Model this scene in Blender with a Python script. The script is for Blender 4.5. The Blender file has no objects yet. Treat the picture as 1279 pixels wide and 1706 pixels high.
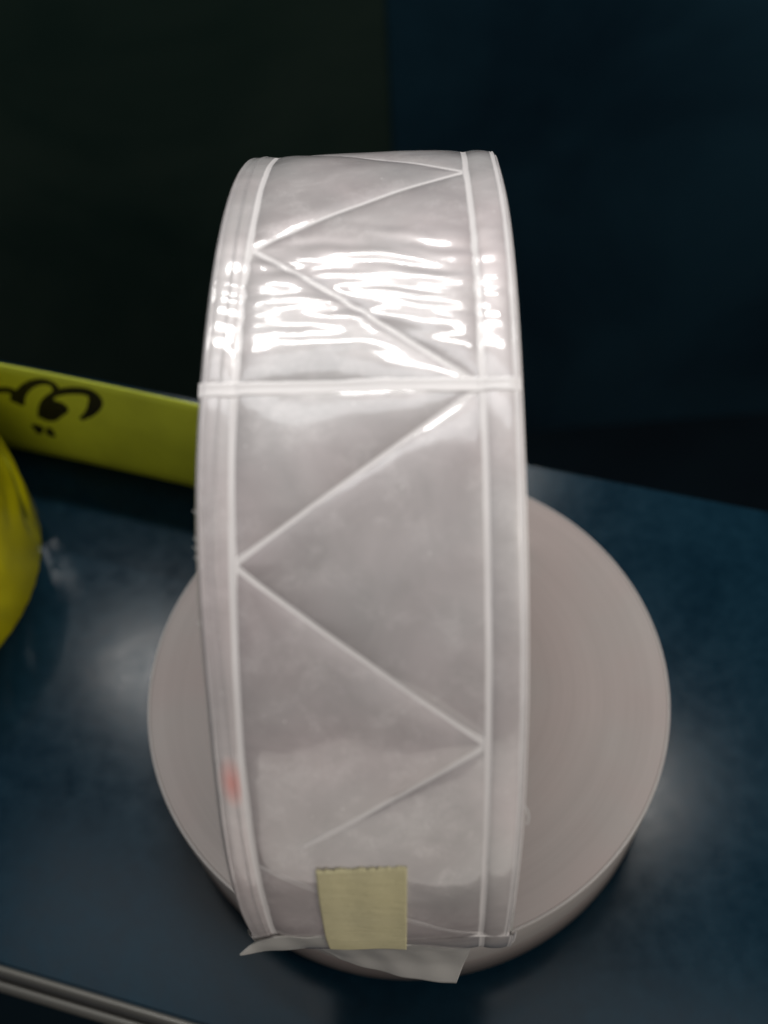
import bpy, math, random
import numpy as np
from mathutils import Vector, Matrix
random.seed(7); rng = np.random.default_rng(7)
sc = bpy.context.scene
col = sc.collection
MM = 0.001

# ------------------------------------------------------------------ camera
cam_d = bpy.data.cameras.new('camera'); cam = bpy.data.objects.new('camera', cam_d); col.objects.link(cam)
fwd = Vector((-0.00197395, 0.5505807, -0.83477961)).normalized()
rgt = Vector((0.99710167, -0.06240579, -0.04351765)).normalized()
upv = rgt.cross(fwd)
m = Matrix((rgt, upv, -fwd)).transposed().to_4x4()
m.translation = Vector((0.3237, -138.377, 343.958)) * MM
cam.matrix_world = m
cam_d.sensor_fit = 'VERTICAL'; cam_d.sensor_height = 36.0
cam_d.lens = 1960.44 / 1706 * 36.0
cam_d.clip_start = 0.005; cam_d.clip_end = 30
cam_d.dof.use_dof = True; cam_d.dof.focus_distance = 0.246; cam_d.dof.aperture_fstop = 12
cam_d.dof.aperture_blades = 0
sc.camera = cam

# ------------------------------------------------------------------ world, lamps, exposure
w = bpy.data.worlds.new('World'); sc.world = w; w.use_nodes = True
bg = w.node_tree.nodes['Background']
bg.inputs['Color'].default_value = (0.92, 0.95, 1.0, 1); bg.inputs['Strength'].default_value = 0.09
sc.view_settings.view_transform = 'Standard'; sc.view_settings.look = 'None'
sc.view_settings.exposure = 0.0; sc.view_settings.gamma = 1.0; sc.view_settings.use_curve_mapping = False

def area(name, loc, target, sx, sy, power, colr, roll=0.0):
    d = bpy.data.lights.new(name, 'AREA'); d.shape = 'RECTANGLE'; d.size = sx; d.size_y = sy
    d.energy = power; d.color = colr
    o = bpy.data.objects.new(name, d); col.objects.link(o)
    z = (Vector(loc) - Vector(target)).normalized()
    x = Vector((math.cos(roll), math.sin(roll), 0)); y = z.cross(x).normalized(); x = y.cross(z).normalized()
    mm = Matrix((x, y, z)).transposed().to_4x4(); mm.translation = Vector(loc); o.matrix_world = mm
    return o
YAW = -0.333                                   # the shelf runs along this heading
area('ceiling_light', (-0.05, 0.86, 2.0), (-0.05, 0.80, 0), 1.22, 0.13, 25, (1.0, 0.985, 0.96), YAW)
area('ceiling_light', (-0.06, 1.62, 2.0), (-0.06, 1.50, 0), 0.80, 0.08, 21, (1.0, 0.99, 0.97), YAW)
area('ceiling_light', (-0.02, 0.30, 2.05), (-0.02, 0.30, 0), 1.7, 0.35, 5.5, (0.95, 0.98, 1.0), YAW)
area('front_fill', (0.05, -1.35, -0.27), (0, 0, 0.1), 1.4, 1.15, 5.2, (1.0, 0.94, 0.87), 0)  # added low fill without a known source; brightens and reflects in the lower roll
area('side_lamp', (1.15, -0.55, 0.95), (0.05, 0, 0.1), 0.4, 0.5, 10, (1.0, 0.94, 0.86), 1.0)

# ------------------------------------------------------------------ helpers
def link(name, me, mat, parent=None, smooth=True):
    o = bpy.data.objects.new(name, me); col.objects.link(o)
    if mat: me.materials.append(mat)
    if smooth and len(me.polygons): me.polygons.foreach_set('use_smooth', [True] * len(me.polygons))
    if parent: o.parent = parent
    return o
def mesh(name, v, f):
    me = bpy.data.meshes.new(name); me.from_pydata([tuple(map(float, p)) for p in v], [], f); me.update(); return me
def tag(o, label=None, cat=None, group=None, kind=None):
    for k, val in (('label', label), ('category', cat), ('group', group), ('kind', kind)):
        if val: o[k] = val
    return o
def empty(name, loc):
    o = bpy.data.objects.new(name, None); o.empty_display_size = .02; o.location = loc; col.objects.link(o); return o
def grid_faces(nr, nc, wrap=False):
    f = []
    for i in range(nr - 1 + (1 if wrap else 0)):
        a = i * nc; b = ((i + 1) % nr) * nc
        for j in range(nc - 1): f.append((a + j, a + j + 1, b + j + 1, b + j))
    return f
def lathe(profile, n, close=True):
    v = []; k = len(profile)
    for i in range(n):
        a = 2 * math.pi * i / n
        for (r, z) in profile: v.append((r * math.cos(a), r * math.sin(a), z))
    f = []
    for i in range(n):
        a = i * k; b = ((i + 1) % n) * k
        for j in range(k if close else k - 1):
            j2 = (j + 1) % k
            f.append((a + j, b + j, b + j2, a + j2))
    return v, f
def fix(me):
    import bmesh
    bm = bmesh.new(); bm.from_mesh(me); bmesh.ops.recalc_face_normals(bm, faces=bm.faces); bm.to_mesh(me); bm.free()

# ------------------------------------------------------------------ materials
def new_mat(name):
    mt = bpy.data.materials.new(name); mt.use_nodes = True
    nt = mt.node_tree; return mt, nt, nt.nodes['Principled BSDF']
def N(nt, t, **kw):
    n = nt.nodes.new(t)
    for k, v in kw.items():
        if k in n.inputs: n.inputs[k].default_value = v
        else: setattr(n, k, v)
    return n
def noise(nt, vec, scale, detail=4, rough=.55, dist=0.0):
    n = N(nt, 'ShaderNodeTexNoise'); n.inputs['Scale'].default_value = scale; n.inputs['Detail'].default_value = detail
    n.inputs['Roughness'].default_value = rough; n.inputs['Distortion'].default_value = dist
    nt.links.new(vec, n.inputs['Vector']); return n.outputs['Fac']
def ramp(nt, fac, stops):
    r = N(nt, 'ShaderNodeValToRGB'); e = r.color_ramp.elements
    while len(e) < len(stops): e.new(0.5)
    for i, (p, c) in enumerate(stops):
        e[i].position = p; e[i].color = c if len(c) == 4 else (*c, 1)
    nt.links.new(fac, r.inputs['Fac']); return r.outputs['Color']
def mix(nt, fac, a, b, mode='MIX'):
    n = N(nt, 'ShaderNodeMix'); n.data_type = 'RGBA'; n.blend_type = mode
    for s, val in ((0, fac), (6, a), (7, b)):
        if hasattr(val, 'is_output'): nt.links.new(val, n.inputs[s])
        else: n.inputs[s].default_value = val
    return n.outputs[2]
def mathn(nt, op, a, b=0.0, clamp=False):
    n = N(nt, 'ShaderNodeMath'); n.operation = op; n.use_clamp = clamp
    for s, val in ((0, a), (1, b)):
        if hasattr(val, 'is_output'): nt.links.new(val, n.inputs[s])
        else: n.inputs[s].default_value = val
    return n.outputs[0]
def bump(nt, h, strength, dist):
    b = N(nt, 'ShaderNodeBump'); b.inputs['Strength'].default_value = strength; b.inputs['Distance'].default_value = dist
    nt.links.new(h, b.inputs['Height']); return b.outputs['Normal']

def film_mat(name, base, stain=1.0, metal=0.17, rough=0.47, coat=1.0):
    """clear glossy PVC over a silvery micro-prism sheet, with finger smears and dust"""
    mt, nt, p = new_mat(name)
    tc = N(nt, 'ShaderNodeTexCoord').outputs['Object']
    cloud = noise(nt, tc, 75, 5, .6, .6)
    c = mix(nt, ramp(nt, cloud, [(.33, (0, 0, 0)), (.68, (1, 1, 1))]), (*[b * .83 for b in base[:3]], 1), (*[min(1, b * 1.05) for b in base[:3]], 1))
    tint = ramp(nt, noise(nt, tc, 28, 2), [(.35, (1.0, .935, .935)), (.65, (.98, .985, .975))])
    c = mix(nt, 1.0, c, tint, 'MULTIPLY')
    # dusty smears: patches broken up by fine grain
    patch = ramp(nt, noise(nt, tc, 140, 6, .68, .3), [(.50, (0, 0, 0)), (.68, (1, 1, 1))])
    grain = ramp(nt, noise(nt, tc, 1900, 5, .8), [(.40, (.12,) * 3), (.64, (1, 1, 1))])
    sm = mathn(nt, 'MULTIPLY', patch, grain)
    c = mix(nt, mathn(nt, 'MULTIPLY', sm, 0.45 * stain), c, (.84, .80, .79, 1))
    # a few specks
    vo = N(nt, 'ShaderNodeTexVoronoi'); vo.inputs['Scale'].default_value = 260; nt.links.new(tc, vo.inputs['Vector'])
    sp = ramp(nt, vo.outputs['Distance'], [(.03, (1, 1, 1)), (.075, (0, 0, 0))])
    gate = ramp(nt, noise(nt, tc, 90, 2), [(.5, (0, 0, 0)), (.56, (1, 1, 1))])
    c = mix(nt, mathn(nt, 'MULTIPLY', mathn(nt, 'MULTIPLY', sp, gate), .6 * stain), c, (.85, .85, .82, 1))
    if name == 'clear_border_film':            # red reflection painted into the film colour, low on the left border
        vm = N(nt, 'ShaderNodeVectorMath'); vm.operation = 'SUBTRACT'; nt.links.new(tc, vm.inputs[0]); vm.inputs[1].default_value = RED_REFLECTION
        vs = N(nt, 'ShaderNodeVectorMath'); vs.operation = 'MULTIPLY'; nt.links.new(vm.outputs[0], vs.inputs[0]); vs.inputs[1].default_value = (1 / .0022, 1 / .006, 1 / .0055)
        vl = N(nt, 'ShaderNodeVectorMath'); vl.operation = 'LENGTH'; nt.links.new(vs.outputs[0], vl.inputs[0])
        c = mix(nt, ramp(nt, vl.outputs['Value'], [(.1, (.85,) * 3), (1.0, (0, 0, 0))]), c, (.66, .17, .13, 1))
    nt.links.new(c, p.inputs['Base Color'])
    p.inputs['Subsurface Weight'].default_value = .3; p.inputs['Subsurface Radius'].default_value = (.0022, .002, .0019); p.inputs['Subsurface Scale'].default_value = 1.0
    p.inputs['Metallic'].default_value = metal; p.inputs['Roughness'].default_value = rough
    p.inputs['Coat Weight'].default_value = coat; p.inputs['Coat Roughness'].default_value = .045; p.inputs['Coat IOR'].default_value = 1.55
    cr = ramp(nt, cloud, [(.3, (.05,) * 3), (.75, (.15,) * 3)])
    nt.links.new(cr, p.inputs['Coat Roughness'])
    h = mathn(nt, 'ADD', mathn(nt, 'MULTIPLY', noise(nt, tc, 160, 3), 1.0), mathn(nt, 'MULTIPLY', noise(nt, tc, 900, 3), .12))
    nt.links.new(bump(nt, h, .25, .0004), p.inputs['Coat Normal'])
    return mt
RED_REFLECTION = (-.0276, -.0685, .1275)
M = {}
M['panel'] = film_mat('prismatic_film', (.49, .462, .464))
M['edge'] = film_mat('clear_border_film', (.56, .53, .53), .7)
def plastic(name, c, rough=.35, coat=.5, bumpy=0.0, sss=0.0, varia=.08):
    mt, nt, p = new_mat(name)
    tc = N(nt, 'ShaderNodeTexCoord').outputs['Object']
    f = noise(nt, tc, 70, 4)
    cc = mix(nt, f, (*[x * (1 - varia) for x in c], 1), (*[min(1, x * (1 + varia)) for x in c], 1))
    nt.links.new(cc, p.inputs['Base Color']); p.inputs['Roughness'].default_value = rough
    p.inputs['Coat Weight'].default_value = coat; p.inputs['Coat Roughness'].default_value = .12
    if bumpy: nt.links.new(bump(nt, noise(nt, tc, 300, 4), bumpy, .0005), p.inputs['Normal'])
    if sss:
        p.inputs['Subsurface Weight'].default_value = sss; p.inputs['Subsurface Radius'].default_value = (.002, .0019, .0018)
        p.inputs['Subsurface Scale'].default_value = 1.0
    return mt
M['seam'] = plastic('welded_seam_plastic', (.70, .665, .66), .4, .35)
M['flap'] = plastic('milky_film', (.50, .485, .46), .35, .5, sss=.3)
M['tail'] = plastic('translucent_tail_film', (.62, .60, .57), .35, .6, sss=.2); M['tail'].node_tree.nodes['Principled BSDF'].inputs['Alpha'].default_value = .72
M['outer'] = plastic('greyish_backing_film', (.30, .275, .262), .5, .1)
M['card'] = plastic('cardboard', (.34, .25, .16), .8, 0, .4)
M['thread'] = plastic('plastic_burr', (.75, .75, .74), .4, .2)
M['alu'] = plastic('aluminium', (.10, .097, .088), .55, .1); M['alu'].node_tree.nodes['Principled BSDF'].inputs['Metallic'].default_value = .6
M['black_rubber'] = plastic('black_channel', (.02, .02, .02), .6, 0)
M['ink'] = plastic('black_marker_ink', (.006, .006, .006), .5, 0)

# wound side of a tape roll: hundreds of layer edges seen end on
def wound_mat(name, c, contrast=.05):
    mt, nt, p = new_mat(name)
    tc = N(nt, 'ShaderNodeTexCoord').outputs['Object']
    sep = N(nt, 'ShaderNodeSeparateXYZ'); nt.links.new(tc, sep.inputs[0])
    x, y = sep.outputs[0], sep.outputs[1]
    r = mathn(nt, 'SQRT', mathn(nt, 'ADD', mathn(nt, 'MULTIPLY', x, x), mathn(nt, 'MULTIPLY', y, y)))
    cb = N(nt, 'ShaderNodeCombineXYZ'); nt.links.new(r, cb.inputs[0])
    wob = mathn(nt, 'MULTIPLY', noise(nt, tc, 9, 2), .003); nt.links.new(wob, cb.inputs[1])
    rings = noise(nt, cb.outputs[0], 900, 5, .7)
    big = noise(nt, cb.outputs[0], 160, 3, .6)
    cl = noise(nt, tc, 24, 4)
    f = mathn(nt, 'ADD', mathn(nt, 'MULTIPLY', rings, .45), mathn(nt, 'ADD', mathn(nt, 'MULTIPLY', big, .3), mathn(nt, 'MULTIPLY', cl, .25)))
    cc = ramp(nt, f, [(.3, [k * (1 - contrast) for k in c]), (.7, [k * (1 + contrast) for k in c])])
    tint = ramp(nt, noise(nt, tc, 30, 2), [(.35, (1.0, .96, .94)), (.65, (.98, 1.0, .98))])
    nt.links.new(mix(nt, 1.0, cc, tint, 'MULTIPLY'), p.inputs['Base Color'])
    p.inputs['Roughness'].default_value = .65; p.inputs['Specular IOR Level'].default_value = .25
    nt.links.new(bump(nt, rings, .35, .0004), p.inputs['Normal'])
    return mt
M['wound'] = wound_mat('wound_layer_edges', (.268, .234, .226), .10)
M['wound_yellow'] = wound_mat('yellow_layer_edges', (.42, .42, .02), .15)

def shelf_mat():
    mt, nt, p = new_mat('dark_blue_laminate')
    tc = N(nt, 'ShaderNodeTexCoord').outputs['Object']
    a = noise(nt, tc, 30, 6, .65, .8); b = noise(nt, tc, 210, 4, .6)
    f = mathn(nt, 'ADD', mathn(nt, 'MULTIPLY', a, .6), mathn(nt, 'MULTIPLY', b, .4))
    nt.links.new(ramp(nt, f, [(.32, (.0012, .009, .017)), (.68, (.0028, .018, .031))]), p.inputs['Base Color'])
    nt.links.new(ramp(nt, f, [(.3, (.12,) * 3), (.7, (.20,) * 3)]), p.inputs['Roughness'])
    p.inputs['Specular IOR Level'].default_value = .10
    nt.links.new(bump(nt, f, .12, .0003), p.inputs['Normal'])
    return mt
M['shelf'] = shelf_mat()
def neon(name, c, wavy):
    mt, nt, p = new_mat(name)
    tc = N(nt, 'ShaderNodeTexCoord').outputs['Object']
    f = noise(nt, tc, 30, 4)
    nt.links.new(ramp(nt, f, [(.3, [k * .85 for k in c]), (.7, [k * 1.15 for k in c])]), p.inputs['Base Color'])
    p.inputs['Roughness'].default_value = .55 if not wavy else .25
    p.inputs['Coat Weight'].default_value = .15 if not wavy else .8; p.inputs['Coat Roughness'].default_value = .1
    nt.links.new(bump(nt, noise(nt, tc, 260, 3), .2, .0004), p.inputs['Normal'])
    return mt
M['neon'] = neon('fluorescent_yellow_ribbon', (.70, .76, .05), False)
M['neon_gloss'] = neon('fluorescent_yellow_film', (.62, .55, .005), True)
def cloudy(name, c1, c2, scale=3, rough=.8):
    mt, nt, p = new_mat(name)
    tc = N(nt, 'ShaderNodeTexCoord').outputs['Object']
    nt.links.new(ramp(nt, noise(nt, tc, scale, 5, .6, .5), [(.33, c1), (.67, c2)]), p.inputs['Base Color'])
    p.inputs['Roughness'].default_value = rough; p.inputs['Specular IOR Level'].default_value = .1; return mt
def paper_mat():
    mt, nt, p = new_mat('masking_paper')
    tc = N(nt, 'ShaderNodeTexCoord').outputs['Object']
    f = noise(nt, tc, 420, 5, .7); g = noise(nt, tc, 60, 3)
    c = mix(nt, g, (.56, .50, .28, 1), (.62, .57, .37, 1))
    nt.links.new(mix(nt, mathn(nt, 'MULTIPLY', f, .3), c, (.42, .39, .2, 1)), p.inputs['Base Color'])
    p.inputs['Roughness'].default_value = .8
    mp = N(nt, 'ShaderNodeMapping'); nt.links.new(tc, mp.inputs['Vector']); mp.inputs['Scale'].default_value = (120, 700, 700)
    cr = noise(nt, mp.outputs['Vector'], 1.0, 4, .6, .4)
    nt.links.new(bump(nt, mathn(nt, 'ADD', mathn(nt, 'MULTIPLY', f, .4), cr), .8, .0005), p.inputs['Normal'])
    return mt
M['paper'] = paper_mat()

# ------------------------------------------------------------------ setting: floor, wall panels, shelf
def box(cx, cy, cz, sx, sy, sz, yaw=0.0, bev=0.0):
    import bmesh
    bm = bmesh.new(); bmesh.ops.create_cube(bm, size=1)
    for v in bm.verts: v.co = Vector((v.co.x * sx, v.co.y * sy, v.co.z * sz))
    if bev: bmesh.ops.bevel(bm, geom=bm.edges[:], offset=bev, segments=3, affect='EDGES')
    R = Matrix.Rotation(yaw, 4, 'Z')
    for v in bm.verts: v.co = R @ v.co + Vector((cx, cy, cz))
    me = bpy.data.meshes.new('box'); bm.to_mesh(me); bm.free(); return me
fl = link('floor', box(0, 0, -.91, 8, 8, .02), cloudy('dark_floor', (.001, .004, .007), (.002, .007, .011), 4, .9), smooth=False)
tag(fl, kind='structure')
wall = tag(link('back_wall', box(0, .83, -.05, 4.0, .02, 1.7), cloudy('wall_backing', (.004, .005, .006), (.007, .008, .009), 3, .95), smooth=False), kind='structure')
link('wall_panel', box(-.965, .805, -.09, 2.0, .02, 1.77, 0, .004), cloudy('greenish_black_board', (.006, .018, .015), (.019, .034, .027), 3, .9), wall)
link('wall_panel', box(1.034, .803, -.09, 2.0, .02, 1.77, 0, .004), cloudy('navy_board', (.008, .032, .055), (.022, .075, .115), 3, .9), wall)

U = Vector((math.cos(YAW), math.sin(YAW), 0)); V = Vector((-math.sin(YAW), math.cos(YAW), 0))
Y0, Y1 = -.0905, .1155
cen = V * ((Y0 + Y1) / 2)
shelf = link('shelf', box(cen.x, cen.y, -.0075, 1.6, Y1 - Y0, .015, YAW, .0006), M['shelf'], smooth=False)
tag(shelf, kind='structure')
def bar(name, y, z, r, mat, parent):
    v, f = [], []
    n = 16
    for sx in (-.8, .8):
        for i in range(n):
            a = 2 * math.pi * i / n
            p = U * sx + V * (y + r[0] * math.cos(a)); v.append((p.x, p.y, z + r[1] * math.sin(a)))
    for i in range(n): f.append((i, (i + 1) % n, n + (i + 1) % n, n + i))
    f.append(tuple(range(n))[::-1]); f.append(tuple(range(n, 2 * n)))
    return link(name, mesh(name, v, f), mat, parent)
bar('edge_trim', Y0 - .0012, -.0012, (.0013, .0013), M['alu'], shelf)
bar('edge_groove', Y0 - .0022, -.0035, (.0012, .003), M['black_rubber'], shelf)
bar('edge_trim', Y0 - .0046, -.0045, (.0017, .0017), M['alu'], shelf)

# ------------------------------------------------------------------ the standing roll
HZ = 119.944                                   # height of the axle over the shelf
R = 83.6887; yaw, lean = -0.0760, 0.0093
A = np.array([math.cos(yaw) * math.cos(lean), math.sin(yaw) * math.cos(lean), math.sin(lean)])
E1 = np.array([math.sin(yaw), -math.cos(yaw), 0.0]); E2 = np.cross(E1, A); E2 = E2 if E2[2] > 0 else -E2
base = np.array([0, 0, HZ - R])
def surf(th, x, h=0.0):
    th = np.asarray(th, float); x = np.asarray(x, float); rr = R + np.asarray(h, float)
    P = x[..., None] * A + (rr * np.cos(th))[..., None] * E1 + (rr * np.sin(th))[..., None] * E2
    P = P + np.array([0, 0, HZ]) - base
    return P * MM
def tbl(pts):
    pts = sorted(pts); t = np.array([a for a, b in pts]); v = np.array([b for a, b in pts])
    k = np.linspace(t[0], t[-1], 60); vv = np.interp(k, t, v)
    for _ in range(6): vv[1:-1] = (vv[:-2] + 2 * vv[1:-1] + vv[2:]) / 4
    return lambda th: np.interp(th, k, vv)
XL = tbl([(2.6, -25.0), (2.05, -25.0), (1.79, -24.95), (1.576, -25.0), (1.388, -25.1), (1.322, -25.2), (1.193, -25.42), (1.092, -25.45), (1.0, -25.34), (.926, -25.1), (.813, -24.7), (.693, -24.4), (.518, -24.55), (.312, -24.8), (.085, -24.6), (-.05, -24.2), (-.4, -24.2)])
XR = tbl([(2.6, 24.6), (2.05, 23.9), (1.805, 24.74), (1.586, 25.04), (1.423, 25.09), (1.18, 25.18), (.917, 25.25), (.748, 25.16), (.625, 25.0), (.453, 24.7), (.244, 23.96), (-.031, 23.3), (-.4, 23.3)])
BL = tbl([(3.2, -19.5), (2.1, -19.5), (1.764, -19.2), (1.453, -19.65), (1.203, -19.95), (.989, -19.75), (.693, -19.92), (.312, -19.9), (-.4, -20.0)])
BR = tbl([(3.2, 18.5), (2.13, 17.8), (1.929, 18.05), (1.678, 18.7), (1.541, 19.0), (1.311, 19.24), (.973, 19.4), (.645, 19.2), (.485, 18.9), (.31, 18.5), (-.031, 18.1), (-.4, 18.1)])
TH0 = -0.012; TH1 = TH0 + 2 * math.pi
nodes = [(.332 - .335, 18.3), (.332, -19.0), (.638, 18.95), (.989, -19.75), (1.317, 18.9), (1.664, -18.9), (1.98, 17.9)]
k = 1.98; s = -1
while k < TH1 - .3: k += .336; nodes.append((k, 19.3 * s - .5)); s = -s
nodes.append((k + .336, 19.3 * s - .5))
CROSS = 1.3225
nth = np.array([a for a, b in nodes]); nx = np.array([b for a, b in nodes])
def zig(th): return np.interp(th, nth, nx)
def softd(d, w): return 1 - np.exp(-np.maximum(d, 0) / w)
def hgt(th, x):
    s = th * R
    zx = zig(th); slope = 38.5 / (.336 * R); dz = np.abs(x - zx) / math.sqrt(1 + slope ** 2)
    dl = np.abs(x - BL(th)); dr = np.abs(x - BR(th)); dc = np.abs(s - CROSS * R)
    de = np.minimum(x - XL(th), XR(th) - x)
    inside = (x > BL(th)) & (x < BR(th))
    h = np.where(inside, .75 * softd(dl, 2.2) * softd(dr, 2.2) * (1 - (1 - softd(dz, 1.8)) * np.clip((th - .36) / .16, 0, 1)), .55 * softd(np.minimum(dl, dr), 1.2))
    h = h * (.35 + .65 * softd(dc, 3.0))
    h = h * softd(de + .05, np.where(x > 0, 1.5, 1.0)) - np.where(x > 0, .5 * np.exp(-np.maximum(de, 0) / .9), .1 * np.exp(-np.maximum(de, 0) / .6))
    # slack waves of the clear film: crests run across the tape
    env = np.exp(-(np.abs(th - 1.57) / .16) ** 3) * 1.0 + .06
    env = env * np.where(inside, 1.0, .62) * (.35 + .65 * softd(dc, 5)) * (.55 + .45 * softd(dz, 1.5))
    warp = .9 * np.sin(x * .19 + th * 3.1) + .30 * np.sin(x * .41 - th * 7 + 1.3) + .10 * np.sin(x * .9 + th * 21)
    lam = 4.3
    ph = (s - 1.35 * R) * 2 * math.pi / lam + warp - .012 * (s - 1.5 * R) * np.abs(s - 1.5 * R)
    rip = .085 * np.sin(ph) + .026 * np.sin(ph * 1.73 + x * .33 + 1) + .012 * np.sin(ph * .41 - x * .2)
    low = .10 * np.sin(s * .19 + x * .13) * np.sin(x * .16 + 1.1 + s * .05) + .06 * np.sin(s * .41 - x * .22 + 2)
    return h + env * rip * softd(de, 1.5) + low * softd(de, 3)

roll = empty('tape_roll', tuple(base * MM))
tag(roll, 'clear white zigzag patterned tape roll standing upright with a yellowish paper patch', 'tape roll', 'rolls of reflective tape on the shelf')

# --- the outer turn, cut along its welded seams into panels
dth = .30 / R
thv = np.concatenate([np.arange(TH0, 2.35, dth), np.linspace(2.35, TH1, 320)])
nc = 130
TT = np.repeat(thv[:, None], nc, 1); uu = np.linspace(0, 1, nc)
XX = XL(thv)[:, None] * (1 - uu) + XR(thv)[:, None] * uu
HH = hgt(TT, XX)
P = surf(TT, XX, HH)
tc_ = (TT[:-1, :-1] + TT[1:, 1:]) / 2; xc_ = (XX[:-1, :-1] + XX[1:, 1:]) / 2
cls = np.zeros(tc_.shape, int)
inside = (xc_ > BL(tc_)) & (xc_ < BR(tc_))
seg = np.clip(np.searchsorted(nth, tc_) - 1, 0, len(nth) - 2)
right_of = xc_ > zig(tc_)
# panels with apex at node i: triangle left of the zigzag between two left nodes etc.
pid = np.where(right_of, (seg + (np.take(nx, seg) > 0)), (seg + (np.take(nx, seg) < 0)))
cls = np.where(inside, 10 + pid * 2 + right_of, np.where(xc_ < 0, 1, 2))
cls = np.where(inside & (tc_ > CROSS), cls + 200, cls)
cls = np.where(~inside & (tc_ > CROSS), cls + 2, cls)
flatP = P.reshape(-1, 3)
for c in np.unique(cls):
    ii, jj = np.nonzero(cls == c)
    q = np.stack([ii * nc + jj, ii * nc + jj + 1, (ii + 1) * nc + jj + 1, (ii + 1) * nc + jj], 1)
    used, inv = np.unique(q, return_inverse=True); inv = inv.reshape(q.shape)
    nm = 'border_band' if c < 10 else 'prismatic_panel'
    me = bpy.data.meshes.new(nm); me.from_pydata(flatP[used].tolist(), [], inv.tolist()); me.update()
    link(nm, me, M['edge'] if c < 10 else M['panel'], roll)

def seam(name, path, width, mat=None, lift=.10, crown=.10, parent=None, n=160, prof=None):
    """a welded bead laid along a (theta, x) path, following the film"""
    path = np.array(path, float); d = np.concatenate([[0], np.cumsum(np.hypot(np.diff(path[:, 0]) * R, np.diff(path[:, 1])))])
    t = np.linspace(0, d[-1], n); th = np.interp(t, d, path[:, 0]); x = np.interp(t, d, path[:, 1])
    ds = np.gradient(th * R); dx = np.gradient(x); L = np.hypot(ds, dx); ns, nxx = -dx / L, ds / L
    prof = prof or [(-.5, -.35), (-.5, .0), (-.42, .10), (-.30, .13), (-.16, .03), (0, .0), (.16, .03), (.30, .13), (.42, .10), (.5, .0), (.5, -.35)]
    wv = width * (1 + .06 * np.sin(t * .5) + .05 * np.sin(t * 1.31 + 1))
    V_ = []
    hb = hgt(th, x) if name != 'border_seam' or lift > 0 else 0 * t
    for (o, h) in prof:
        tt = th + ns * o * wv / R; xx = x + nxx * o * wv
        V_.append(surf(tt, xx, lift + h * crown / .1 + hb))
    V_ = np.stack(V_, 1); k = len(prof)
    f = grid_faces(n, k)
    return link(name, mesh(name, V_.reshape(-1, 3), f), mat or M['seam'], parent or roll)
tt = np.linspace(TH0, TH1, 400)
seam('border_seam', [(a, float(BL(a))) for a in tt], 1.45, n=900, crown=.06)
seam('border_seam', [(a, float(BR(a))) for a in tt], 1.45, n=900, crown=.06)
for (a, x0), (b, x1) in zip(nodes[:-1], nodes[1:]):
    if a < TH0:
        f = (TH0 + .002 - a) / (b - a); a, x0 = TH0 + .002, x0 + (x1 - x0) * f
    if b > TH1: continue
    g = .9 * (1 if x1 > x0 else -1) * .0
    lf = .07
    if abs(a - .332) < .01: lf = .07 - .55 * np.clip((.27 - np.linspace(0, 1, 160)) / .27, 0, 1) ** 1.5
    if b < .34: lf = -.05
    seam('diagonal_seam', [(a, x0 + g), (b, x1 - g)], 1.15, lift=lf, crown=.06)
seam('edge_bead', [(a, float(XR(a)) - .75) for a in tt], .85, lift=.05, crown=.10, n=900)
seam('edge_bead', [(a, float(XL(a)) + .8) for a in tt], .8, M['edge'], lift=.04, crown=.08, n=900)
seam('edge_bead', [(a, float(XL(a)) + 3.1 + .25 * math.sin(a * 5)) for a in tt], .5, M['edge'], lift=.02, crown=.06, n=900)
seam('cross_seam', [(CROSS, float(XL(CROSS)) - .25), (CROSS, float(XR(CROSS)) + .1)], 2.5, lift=.12, crown=.05)

# --- turned-down cut edges of the outer turn
for side, X in ((-1, XL), (1, XR)):
    rows = [surf(thv, X(thv), hgt(thv, X(thv)) + .0), surf(thv, X(thv) + side * .22, np.full_like(thv, -.55)), surf(thv, X(thv) + side * .10, np.full_like(thv, -.9))]
    V_ = np.stack(rows, 1)
    link('cut_edge', mesh('cut_edge', V_.reshape(-1, 3), grid_faces(len(thv), 3)), M['seam'], roll)
# --- loose end of the tape: its cut front edge
xs = np.linspace(float(XL(TH0)), float(XR(TH0)), 80)
wig = .25 * np.sin(xs * .35) + .12 * np.sin(xs * 1.1 + 1)
V_ = []
for (dt, h) in ((.004, None), (0, .42), (-.006, .30), (-.008, -.5)):
    V_.append(surf(TH0 + dt + wig / R * (dt < .004), xs, (hgt(np.full_like(xs, TH0 + .004), xs) + .03) if h is None else np.full_like(xs, h)))
V_ = np.stack(V_, 1)
link('tape_end', mesh('tape_end', V_.reshape(-1, 3), grid_faces(80, 4)), M['seam'], roll)

# --- the wound body under it
def axle_xform(v):
    v = np.array(v); return (v[:, 0:1] * E1 + v[:, 1:2] * E2 + v[:, 2:3] * A + (np.array([0, 0, HZ]) - base) * MM)
n_layers = 46; prof = []
r0, r1 = 40.0, R - .5
for i in range(n_layers * 2 + 1):
    rr = r0 + (r1 - r0) * i / (n_layers * 2); prof.append((rr * MM, (23.9 + (.14 if i % 2 else -.05)) * MM))
prof.append((r1 * MM, 23.6 * MM)); prof.append((r1 * MM, -24.0 * MM))
for i in range(n_layers * 2 + 1):
    rr = r1 - (r1 - r0) * i / (n_layers * 2); prof.append((rr * MM, (-24.2 - (.14 if i % 2 else -.05)) * MM))
v, f = lathe(prof, 220); me = mesh('wound_layers', axle_xform(v), f); fix(me)
link('wound_layers', me, M['flap'], roll)
v, f = lathe([(r * MM, z * MM) for r, z in ((37, -24.5), (40.05, -24.5), (40.05, 24.5), (37, 24.5))], 120)
me = mesh('cardboard_core', axle_xform(v), f); fix(me); link('cardboard_core', me, M['card'], roll, smooth=False)
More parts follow.
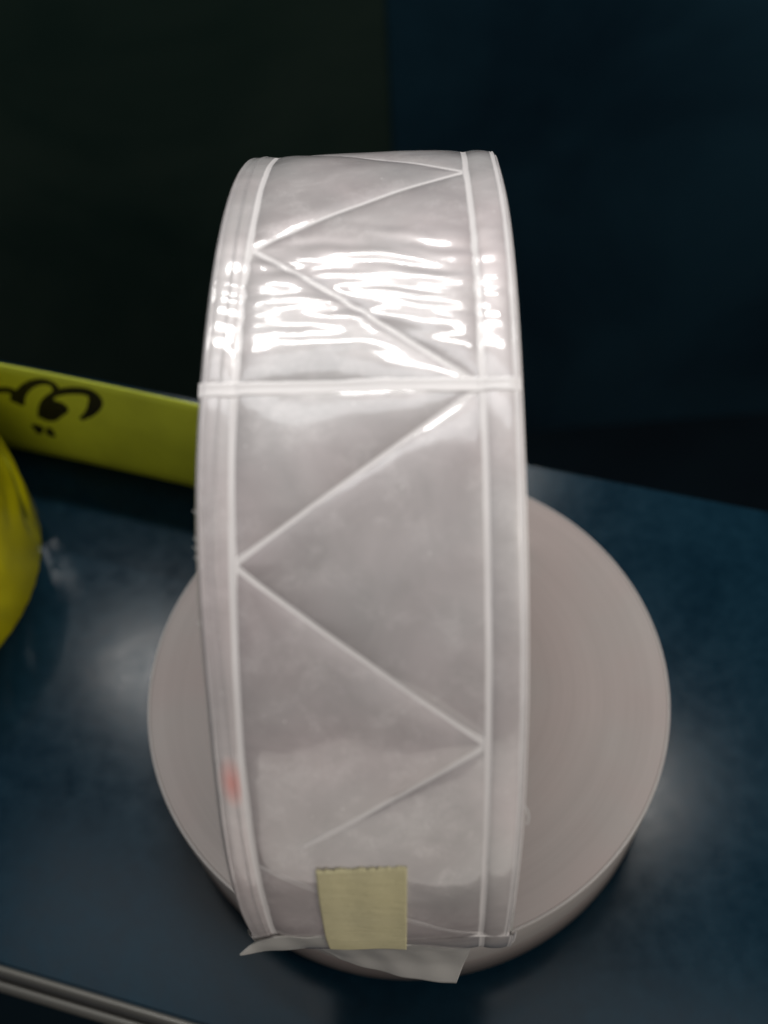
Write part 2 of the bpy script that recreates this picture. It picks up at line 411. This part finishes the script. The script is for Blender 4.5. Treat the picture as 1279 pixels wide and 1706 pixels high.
# turn below the loose end, with its own seams
th2 = np.linspace(-1.2, TH0 + .02, 120); T2 = np.repeat(th2[:, None], 90, 1)
X2 = (XL(th2) + .25)[:, None] * (1 - np.linspace(0, 1, 90)) + (XR(th2) + .0)[:, None] * np.linspace(0, 1, 90)
H2 = -.42 + .22 * np.sin(T2 * 60 + .8 * np.sin(X2 * .2)) * .35 + .1 * np.sin(X2 * .5)
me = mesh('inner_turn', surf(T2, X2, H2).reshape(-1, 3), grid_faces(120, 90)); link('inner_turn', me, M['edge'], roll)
for B in (BL, BR): seam('border_seam', [(a, float(B(a))) for a in th2[:-3]], 1.8, lift=-.28, n=100)

# --- paper patch over the loose end
np_, mp_ = 60, 44
def patch_pt(u_, v_):                          # u 0..1 left-right, v 0..1 bottom-top
    xl = -10.6 + (-9.7 + 10.6) * v_; xr = 4.1 + (5.6 - 4.1) * v_
    x = xl + (xr - xl) * u_
    top = .327 + (.002 * math.sin(u_ * 47 + 3 * math.sin(u_ * 9)) + .002 * math.sin(u_ * 119 + 1)) * (v_ > .985) + .010 * u_
    th = -.135 + (top + .135) * v_
    h = 1.05 + .12 * math.sin(v_ * 9 + u_ * 2) + .06 * math.sin(u_ * 13) + (.9 * max(0, (.30 - v_)) ** 1.2)
    if th < TH0: h = 1.05 + .10 * math.sin(u_ * 7)
    return th, x, h
V_ = []
for i in range(mp_):
    for j in range(np_):
        th, x, h = patch_pt(j / (np_ - 1), i / (mp_ - 1)); V_.append(surf(th, x, h))
me = mesh('paper_patch', V_, grid_faces(mp_, np_)); pp = link('paper_patch', me, M['paper'], roll)
so = pp.modifiers.new('s', 'SOLIDIFY'); so.thickness = .00025; so.offset = -1
pp['label'] = 'yellowish masking paper patch holding down the loose tape end'

# --- folded corner at the left and hanging tail
def sheet(name, rows, mat, thick=.0003, sub=2, label=None):
    nr, nc_ = len(rows), len(rows[0])
    G = np.array(rows, float); t0, t1 = np.linspace(0, nr - 1, 40), np.linspace(0, nc_ - 1, 60)
    def interp(g, t, n):                       # Catmull-Rom along the first axis
        i = np.clip(t.astype(int), 0, n - 2); f = (t - i)[:, None, None]
        p0 = np.where((i > 0)[:, None, None], g[np.maximum(i - 1, 0)], 2 * g[i] - g[i + 1]); p1 = g[i]; p2 = g[i + 1]
        p3 = np.where((i < n - 2)[:, None, None], g[np.minimum(i + 2, n - 1)], 2 * g[i + 1] - g[i])
        return .5 * (2 * p1 + (p2 - p0) * f + (2 * p0 - 5 * p1 + 4 * p2 - p3) * f * f + (3 * p1 - p0 - 3 * p2 + p3) * f ** 3)
    G = interp(G, t0, nr); G = interp(G.transpose(1, 0, 2), t1, nc_).transpose(1, 0, 2)
    G[..., 2] += .12 * np.sin(G[..., 1] * .8 + G[..., 0] * 14)
    nr, nc_ = 40, 60
    V_ = surf(G[..., 0], G[..., 1], G[..., 2]).reshape(-1, 3)
    o = link(name, mesh(name, V_, grid_faces(nr, nc_)), mat, roll)
    sd = o.modifiers.new('s', 'SOLIDIFY'); sd.thickness = thick; sd.offset = 0
    if label: o['label'] = label
    return o
sheet('folded_corner', [[(.004, -20.0, .7), (.008, -15.5, .8), (.012, -10.5, .8), (.012, -9.0, .8)],
                        [(-.03, -23.5, 1.0), (-.045, -17.5, .9), (-.05, -12.0, .7), (-.05, -9.0, .6)],
                        [(-.085, -27.2, 2.2), (-.12, -21.0, 1.2), (-.13, -14.0, .6), (-.13, -9.0, .4)],
                        [(-.10, -27.6, 2.3), (-.15, -21.0, 1.0), (-.20, -14.0, .3), (-.21, -9.0, .2)]], M['tail'], .0003, 2, 'pointed fold of film sticking out at the lower left')
sheet('hanging_tail', [[(-.10, -15.0, .15), (-.10, -4.0, .2), (-.10, 4.0, .3), (-.10, 11.0, .3), (-.10, 16.6, .2)],
                       [(-.22, -14.0, .5), (-.22, -4.0, .8), (-.22, 4.0, 1.0), (-.22, 11.0, 1.0), (-.22, 16.3, .9)],
                       [(-.33, -12.5, 2.0), (-.34, -3.0, 3.0), (-.34, 4.0, 3.6), (-.35, 10.5, 4.0), (-.35, 15.2, 4.0)],
                       [(-.41, -10.5, 4.3), (-.435, -3.0, 6.8), (-.44, 4.5, 8.6), (-.45, 10.0, 9.4), (-.45, 13.6, 9.8)]], M['tail'], .0003, 2, 'milky backing film hanging loose below the patch')

# --- burrs and a fibre on the cut edges
def hair(pts, r=.05):
    v, f = [], []; n = 5
    pts = [np.array(p) for p in pts]
    for i, p in enumerate(pts):
        for j in range(n):
            a = 2 * math.pi * j / n; v.append(p + MM * r * (math.cos(a) * A + math.sin(a) * E2))
    for i in range(len(pts) - 1):
        for j in range(n): f.append((i * n + j, i * n + (j + 1) % n, (i + 1) * n + (j + 1) % n, (i + 1) * n + j))
    return link('plastic_burr', mesh('plastic_burr', v, f), M['thread'], roll)
hair([surf(.50, 24.7, .1), surf(.49, 25.2, .4), surf(.475, 25.5, .6), surf(.462, 25.45, .3), surf(.455, 25.2, .6)], .09)
for th in (1.085, 1.035, 1.018, 1.0, .88): hair([surf(th, float(XL(th)) + .1, .0), surf(th + .004, float(XL(th)) - .25, .1), surf(th + .006, float(XL(th)) - .5 * random.uniform(.6, 1.2), .2)], .08)

# ------------------------------------------------------------------ the lying roll
disc = empty('tape_roll', (2.36 * MM, 6.34 * MM, 0))
tag(disc, 'pale grey beige roll of tape lying flat on the blue shelf under the upright roll', 'tape roll', 'rolls of reflective tape on the shelf')
RD, T = 74.5, 35.0
prof = [(19.6 * MM, (T - .6) * MM)]
nl = 70
for i in range(nl * 2 + 1):
    rr = 20 + (RD - .8 - 20) * i / (nl * 2)
    prof.append((rr * MM, (T - .15 + (.09 if i % 2 else -.06) + .18 * math.sin(rr * .33) * .3) * MM))
prof += [(19.6 * MM + (RD - 20.2) * MM, .6 * MM), (19.6 * MM, .6 * MM)]
v, f = lathe(prof, 256); me = mesh('wound_layers', v, f); fix(me); link('wound_layers', me, M['wound'], disc)
prof = [((RD - .78) * MM, T * MM - .0003), ((RD - .5) * MM, T * MM), ((RD - .12) * MM, T * MM - .0001), (RD * MM, T * MM - .0005), ((RD - .15) * MM, T * .7 * MM), ((RD - .9) * MM, T * .35 * MM), ((RD - 1.6) * MM, .0008), ((RD - 1.8) * MM, .0002), ((RD - .78) * MM, .0003)]
v, f = lathe(prof, 256); me = mesh('outer_turn', v, f); fix(me); link('outer_turn', me, M['outer'], disc)
v, f = lathe([(r * MM, z * MM) for r, z in ((17.5, .5), (19.5, .5), (19.5, T - .2), (17.5, T - .2))], 96)
me = mesh('cardboard_core', v, f); fix(me); link('cardboard_core', me, M['card'], disc, smooth=False)

# ------------------------------------------------------------------ yellow roll with its unwound strip
uc, ncy, RY, HY = -196.0, 17.0, 60.0, 50.0
cy = (U * uc + V * ncy) * MM
yr = empty('tape_roll', (cy.x, cy.y, 0))
tag(yr, 'fluorescent yellow roll of tape at the left with a strip pulled off it', 'tape roll', 'rolls of reflective tape on the shelf')
n1 = 260; zs = np.linspace(0, 1, 40)
V_ = []
for i in range(n1):
    a = 2 * math.pi * i / n1
    for z in zs:
        rr = RY - .6 + 1.0 * math.sin(a * 23 + 2.2 * math.sin(z * 5 + a * 3)) * math.sin(math.pi * z) * (.6 + .4 * math.sin(a * 7)) + .1 * math.sin(a * 61 + z * 4)
        V_.append((rr * MM * math.cos(a), rr * MM * math.sin(a), (.3 + z * (HY - .6)) * MM))
me = mesh('outer_turn', V_, grid_faces(n1, 40, True)); fix(me); link('outer_turn', me, M['neon_gloss'], yr)
prof = [(26 * MM, .0006)] + [((26 + (RY - 1.2 - 26) * i / 60) * MM, (HY - .5 + (.12 if i % 2 else -.08)) * MM) for i in range(61)] + [((RY - 1.2) * MM, .0006)]
v, f = lathe(prof, 160); me = mesh('wound_layers', v, f); fix(me); link('wound_layers', me, M['wound_yellow'], yr)
v, f = lathe([(r * MM, z * MM) for r, z in ((23.5, .5), (25.95, .5), (25.95, HY - .2), (23.5, HY - .2))], 96)
me = mesh('cardboard_core', v, f); fix(me); link('cardboard_core', me, M['card'], yr, smooth=False)
# strip on edge, tangent to the back of the roll
off = RY + .5
def strip_pt(s, z):                            # s mm along the strip from the tangent point
    if s < 0:
        a = -s / off; loc = V * (off * math.cos(a)) + U * (-off * math.sin(a))
    else:
        loc = U * s + V * (off + .8 * math.sin(s * .03) - .0006 * s * s * 0)
    lean_ = (z - 25) * .0
    return loc * MM + Vector((0, 0, z * MM)) + V * (lean_ * MM)
S = np.linspace(-60, 165, 180); Z = np.linspace(0.3, 50.6, 12)
V_ = [strip_pt(s, z) for s in S for z in Z]
st = link('pulled_strip', mesh('pulled_strip', V_, grid_faces(len(S), len(Z))), M['neon'], yr)
so = st.modifiers.new('s', 'SOLIDIFY'); so.thickness = .0004; so.offset = -1

# handwriting on the strip: marker strokes as thin raised ribbons
def stroke(pts, width):
    from itertools import pairwise
    pts = np.array(pts, float)
    # smooth polyline
    for _ in range(3):
        q = [pts[0]]
        for a, b in pairwise(pts): q += [a * .75 + b * .25, a * .25 + b * .75]
        q.append(pts[-1]); pts = np.array(q)
    d = np.gradient(pts[:, :2], axis=0); d /= np.linalg.norm(d, axis=1)[:, None] + 1e-9
    V_ = []
    for (s, z, wd), (tx, tz) in zip(pts, d):
        for sg in (-1, 1):
            p = strip_pt(s - tz * wd * width * sg, z + tx * wd * width * sg) - V * .00015 - V * .0004
            V_.append(p)
    o = link('handwriting', mesh('handwriting', V_, grid_faces(len(pts), 2)), M['ink'], yr)
    return o
WRITE = [
     [(34.7, 36.4, 0.7), (39.3, 38.1, 0.8), (42.6, 38.1, 1), (43.3, 35.2, 1.4), (41.4, 31.0, 1.2)] ,
     [(41.8, 31.9, 1.5), (44.5, 37.0, 1), (48.6, 42.4, 0.9), (52.7, 45.9, 0.8), (57.2, 47.9, 0.8), (60.1, 47.1, 0.8), (60.2, 43.7, 0.7), (58.4, 40.6, 0.5)] ,
     [(57.1, 40.0, 0.6), (61.2, 43.2, 0.8), (65.6, 45.3, 0.9), (70.5, 46.7, 1.0), (73.8, 46.2, 1.3), (74.6, 43.0, 1.4), (72.5, 38.1, 1.2), (69.3, 33.3, 0.8), (65.1, 29.1, 0.4)] ,
     [(57.1, 40.0, 0.6), (54.6, 35.7, 1.2), (51.9, 30.5, 1.3), (49.2, 24.3, 1.0)] ,
     [(50.5, 25.7, 1.2), (53.2, 29.9, 1.4), (56.3, 34.7, 1.4), (59.7, 35.1, 1.2), (59.8, 33.2, 1.0), (56.9, 30.4, 1.1), (52.7, 25.8, 1.1), (50.2, 25.1, 0.8)] ,
     [(43.4, 16.4, 1.3), (46.0, 17.0, 1.6), (47.0, 16.5, 1.0)] ,
     [(48.3, 17.1, 1.0), (49.8, 16.5, 1.6), (51.4, 16.6, 1.1)] ,
]
for stk in WRITE: stroke([(a - 4.0, b * .965, c) for a, b, c in stk], 1.85)
